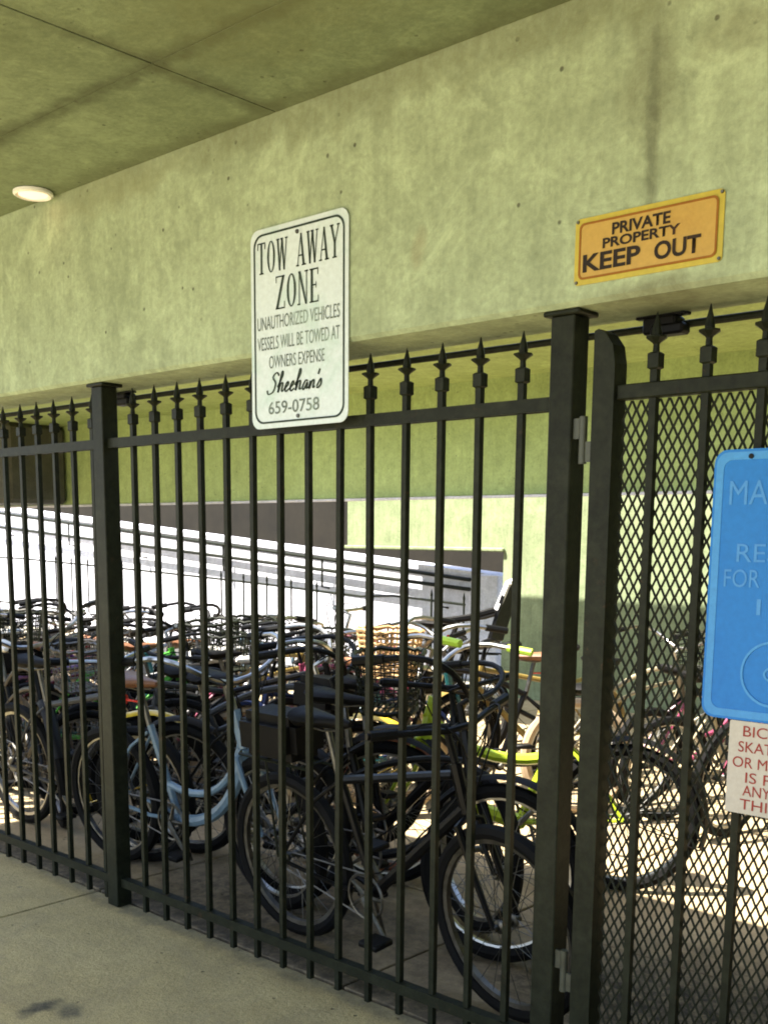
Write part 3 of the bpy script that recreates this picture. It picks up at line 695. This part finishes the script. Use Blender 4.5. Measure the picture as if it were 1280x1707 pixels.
def basket(wdt):
    def f(bm):
        cx, n = .63, 28
        def pt(i, k):
            a = 2*PI*i/n; t_ = k/8; rx, ry = .115+.035*t_, .15+.045*t_
            ca, sa = math.cos(a), math.sin(a); e = .55
            return Vector((cx+rx*math.copysign(abs(ca)**e, ca), ry*math.copysign(abs(sa)**e, sa), .80+.245*t_))
        for k in range(9):
            tube(bm, [pt(i, k)+Vector((0, 0, .004*(-1)**i)) for i in range(n)], .011 if k in (0, 8) else wdt, 5, True)
        for i in range(n): tube(bm, [pt(i, 0), pt(i, 8)], wdt*.8, 4, cap=False)
        for i in range(-4, 5): tube(bm, [(cx+.025*i, -.13, .80), (cx+.025*i, .13, .80)], .008, 4)
    return f
def rack(bm):
    for s in (-1, 1): tube(bm, [(-.24, .05*s, .71), (-.66, .055*s, .715), (-.68, .03*s, .715)], .006, 5); tube(bm, [(-.50, .055*s, .715), (-.45, .07*s, .34)], .005, 5)
    for x in (-.3, -.4, -.5, -.6): tube(bm, [(x, -.053, .715), (x, .053, .715)], .005, 5)
def child_shell(bm):
    prof = [(-.28, .80), (-.30, .76), (-.56, .76), (-.64, .82), (-.72, 1.10), (-.75, 1.16)]
    for i in range(len(prof)-1):
        (xa, za), (xb, zb) = prof[i], prof[i+1]
        wa = .15 if i < 4 else .13
        v = [bm.verts.new((x+dx_, y, z+dz_)) for x, z in ((xa, za), (xb, zb)) for y in (-wa, wa) for dx_, dz_ in ((0, 0), (-.018, -.018))]
        for f in ((0, 1, 3, 2), (4, 6, 7, 5), (0, 4, 5, 1), (2, 3, 7, 6), (0, 2, 6, 4), (1, 5, 7, 3)): bm.faces.new([v[k] for k in f])
    for s in (-1, 1):
        tube(bm, [(-.30, .15*s, .79), (-.34, .165*s, .92), (-.52, .17*s, .95), (-.68, .15*s, 1.0)], .02, 6); tube(bm, [(-.42, .155*s, .76), (-.34, .15*s, .52), (-.30, .14*s, .50)], .028, 6)
def child_trim(bm):
    for s in (-1, 1): tube(bm, [(-.69, .135*s, 1.0), (-.755, .125*s, 1.17)], .02, 6)
    tube(bm, [(-.755, -.125, 1.17), (-.765, 0, 1.19), (-.755, .125, 1.17)], .02, 6)
def reflector(bm):
    lathe(bm, [(.010, -.012), (.026, -.008), (.026, .004), (.02, .010)], 12, 'y')
    for v in bm.verts: v.co = Vector((-v.co.y-.33, v.co.x, v.co.z+.80))
    tube(bm, [(-.19, 0, .80), (-.33, 0, .80)], .005, 5)
def kick(bm): tube(bm, [(-.05, .03, .27), (-.10, .11, .13), (-.13, .16, .012)], .008, 6)
def bag(bm):
    box(bm, -.62, -.30, -.10, .10, .73, .90); bmesh.ops.bevel(bm, geom=bm.edges[:], offset=.035, segments=2, affect='EDGES')
def wheel(root, c, M, tyremat, rimmat, r=.026):
    o = link('wheel', cached('rim', rim, rimmat), root, M @ Matrix.Translation(c) @ Matrix.Rotation(random.uniform(0, 6), 4, 'Y'))
    link('tyre', cached('tyre%d' % int(r*1000), tyre(r), tyremat), o); link('spokes', cached('spokes', spokes, 'spoke_steel'), o); link('hub', cached('hub', hub, 'dull_steel'), o)
def cables(bm):
    for s_ in (-1, 1): tube(bm, bez((.40, .17*s_, .98), (.52, .16*s_, 1.06), (.56, .02*s_, .94), (.46, .02*s_, .72), 8), .0035, 4)
def rear_cable(bm): tube(bm, bez((.40, .16, .985), (.50, .10, .90), (.42, .04, .74), (.30, .035, .62), 6)+bez((.30, .035, .62), (.15, .035, .50), (.05, .035, .34), (-.10, .05, .31), 5)[1:], .0035, 4)
LABELS = set()
def bike(label, x, y, deg, kind, col, sad='black', steer=0, lean=4, opts=(), tyremat='rubber', rimmat='steel', barmat='steel', gripmat='black_plastic', group='bicycles crowded in the fenced yard', scale=1.0):
    """x, y: ground point below the bottom bracket; deg: heading from +X"""
    assert label not in LABELS, label
    LABELS.add(label)
    root = tag(empty('bicycle', (x, y, 0.001)), label, 'bicycle', group)
    root.rotation_euler = (math.radians(lean), 0, math.radians(deg)); root.scale = (scale,)*3
    I = Matrix.Identity(4); ax = (HT-HB).normalized()
    Ms = Matrix.Translation(HB) @ Matrix.Rotation(math.radians(steer), 4, ax) @ Matrix.Translation(-HB)
    pm = 'paint_'+col
    link('frame', cached('frame_'+kind, FRAMES[kind], pm), root)
    link('fork', cached('fork', fork, pm if 'chromefork' not in opts else 'steel'), root, Ms)
    r = .026 if kind == 'mountain' else .029
    wheel(root, AX, I, 'rubber' if 'blackrear' in opts else tyremat, rimmat, r); wheel(root, FX, Ms, tyremat, rimmat, r)
    hb = link('handlebar', cached('bar_'+('mountain' if kind == 'mountain' else 'cruiser'), BARS[kind], barmat), root, Ms)
    for s in (-1, 1): link('grip', cached('grip_%s%d' % ('m' if kind == 'mountain' else 'c', s), grip(kind, s), gripmat), hb)
    link('saddle', cached('saddle_w' if kind != 'mountain' else 'saddle_n', saddle(.22 if kind != 'mountain' else .155), sad+'_leather'), root)
    link('seat_post', cached('seat_post', seat_post, 'dull_steel'), root)
    ck = link('crankset', cached('crank', crank, 'dull_steel'), root)
    for s in (-1, 1): link('pedal', cached('pedal%d' % s, pedal(s), 'black_plastic'), ck)
    cb = link('brake_cables', cached('cables', cables, 'black_plastic'), root, Ms); link('rear_cable', cached('rear_cable', rear_cable, 'black_plastic'), root)
    link('kickstand', cached('kick', kick, 'dull_steel'), root)
    for op in opts:
        if op.startswith('fender'):
            fm = op.split(':')[1] if ':' in op else pm
            link('fender', cached('fender_r', fender(AX, 60, 200), fm), root); link('fender', cached('fender_f', fender(FX, 20, 150), fm), root, Ms)
        elif op == 'wicker': link('basket', cached('wicker_basket', basket(.0085), 'wicker'), root, Ms)
        elif op == 'wire': link('basket', cached('wire_basket', basket(.003), 'dull_steel'), root, Ms)
        elif op == 'blackbasket': link('basket', cached('black_basket', basket(.0035), 'iron_paint'), root, Ms)
        elif op == 'rack': link('rear_rack', cached('rack', rack, 'iron_paint'), root)
        elif op == 'child':
            cs = link('child_seat', cached('child_shell', child_shell, 'black_plastic'), root); link('seat_trim', cached('child_trim', child_trim, 'white_plastic'), cs)
        elif op == 'reflector': link('reflector', cached('reflector', reflector, 'red_plastic'), root)
        elif op == 'bag': link('rack_bag', cached('bag', bag, 'black_leather'), root)
    return root
# front rank, parallel to the fence
bike('black mountain bicycle with rack bag standing closest behind the fence by the thick gate post', -2.53, .27, -2, 'mountain', 'black', steer=-6, lean=5, rimmat='dull_steel', barmat='black_plastic', opts=('rack', 'bag'))
bike('black cruiser with black fenders behind the foremost mountain bicycle', -2.86, .56, 3, 'cruiser', 'black', steer=10, lean=-5, opts=('fender:black_plastic',), barmat='black_plastic')
bike('pale blue step-through bicycle just right of the left fence post', -3.86, .40, 4, 'step', 'sky', 'brown', steer=-8, lean=4, opts=('reflector',))
bike('grey mountain bicycle standing just left of the left fence post', -4.80, .42, 2, 'mountain', 'grey', steer=6, lean=3, tyremat='rubber')
bike('black cruiser with white saddle and rear rack at the left edge behind the fence', -5.62, .62, -12, 'cruiser', 'black', 'white', steer=-12, opts=('fender:black_plastic', 'rack'))
bike('black mountain bicycle with black rack bag between the front cruiser and wicker basket', -3.10, .88, -8, 'mountain', 'black', steer=-15, lean=-4, opts=('rack', 'bag'), barmat='black_plastic')
bike('black step-through bicycle with black basket behind the pale blue frame', -3.72, .80, 16, 'step', 'black', steer=20, lean=5, opts=('blackbasket', 'fender:black_plastic'), barmat='black_plastic')
# the lime bicycle behind the gate
bike('lime yellow bicycle with brown front tyre standing across behind the gate post', -2.72, 1.40, 210, 'fat', 'lime', steer=-22, lean=3, tyremat='brown_rubber', gripmat='lime_grip', opts=('fender:black_plastic', 'blackrear'))
bike('grey cruiser with bright yellow fenders behind the pale blue bicycle', -4.07, .92, 38, 'cruiser', 'grey', steer=8, opts=('fender:yellow_paint',))
bike('black mountain bicycle with red tail reflector left of the pale blue frame', -4.55, 1.45, 62, 'mountain', 'black', opts=('reflector',), lean=-4, barmat='black_plastic')
bike('black cruiser carrying a brown wicker basket in the middle of the yard', -3.50, 2.30, 230, 'cruiser', 'black', 'brown', steer=14, opts=('wicker', 'reflector'), tyremat='tan_rubber')
bike('bicycle with a black child seat trimmed in white on its rear rack', -5.02, 3.16, 200, 'mountain', 'maroon', scale=1.06, opts=('rack', 'child', 'reflector'), lean=3)
bike('bright green mountain bicycle in the crowd left of the left fence post', -5.75, 1.28, 70, 'mountain', 'green', 'black', lean=-3)
# rows
kinds = ['cruiser', 'mountain', 'step']; cols = ['black', 'black', 'black', 'black', 'black', 'black', 'grey', 'grey', 'grey', 'olive', 'navy', 'brown', 'maroon', 'teal', 'silver', 'gold', 'red', 'purple', 'cream', 'pink']
sads = ['black', 'black', 'black', 'brown', 'black', 'white']; acc = [(), ('wire',), ('rack', 'reflector'), ('fender',), ('blackbasket',), (), ('blackbasket',), ('rack', 'bag')]
accname = {(): '', ('wire',): ' and wire basket', ('rack', 'reflector'): ' and red tail reflector', ('fender',): ' and matching fenders', ('blackbasket',): ' and black basket', ('wicker',): ' and wicker basket', ('rack', 'bag'): ' and black rack bag'}
kname = dict(cruiser='cruiser', mountain='mountain bicycle', step='step-through bicycle')
rng = random.Random(21); used = set(LABELS)
LIGHT = ['silver', 'white', 'cream', 'silver', 'black', 'grey', 'gold', 'sky', 'teal', 'pink', 'black', 'mint', 'maroon', 'black']
def row(y, xs, where, ang, spread=14, cols=cols, acc=acc, bars=('steel', 'black_plastic', 'black_plastic', 'black_plastic')):
    for x in xs:
        for _ in range(400):
            k, c, s, a = rng.choice(kinds), rng.choice(cols), rng.choice(sads), rng.choice(acc)
            lab = f"{'pale blue' if c == 'sky' else c} {kname[k]} with {s} saddle{accname[a]} {where}"
            if lab not in LABELS: break
        bike(lab, x+rng.uniform(-.08, .08), y+rng.uniform(-.15, .15), ang+rng.uniform(-spread, spread)+(180 if rng.random() < .4 else 0), k, c, s, rng.uniform(-25, 25), rng.uniform(-5, 5), a,
             tyremat=rng.choice(['rubber', 'rubber', 'rubber', 'rubber', 'tan_rubber']), barmat=rng.choice(bars), scale=rng.uniform(.88, .97))
row(0.95, [-7.4, -6.9, -6.4], 'in the left corner', 50)
row(1.35, [-8.3, -7.95, -7.6, -7.3, -7.0, -6.7, -6.4, -6.1, -5.35, -5.05, -4.75], 'in the nearer row', 72)
row(1.75, [-7.75, -7.2, -6.65, -6.1, -5.6, -5.15, -4.75, -4.35], 'between the nearer and middle rows', 60, 25)
SUNNY = dict(cols=LIGHT, acc=[(), (), ('rack', 'reflector'), ('fender',), ('wire',)], bars=('steel', 'steel', 'black_plastic'))
row(2.2, [-7.4, -6.9, -6.35, -5.85, -5.4, -4.95, -4.5, -4.1], 'in the middle row', 80, **SUNNY)
row(3.0, [-6.2, -3.9], 'in the rear row', 85, **SUNNY)
row(3.3, [-3.35, -2.95, -2.55, -2.1, -1.7], 'behind the gate mesh', 65, cols=['maroon', 'pink', 'black', 'grey', 'cream', 'brown'])
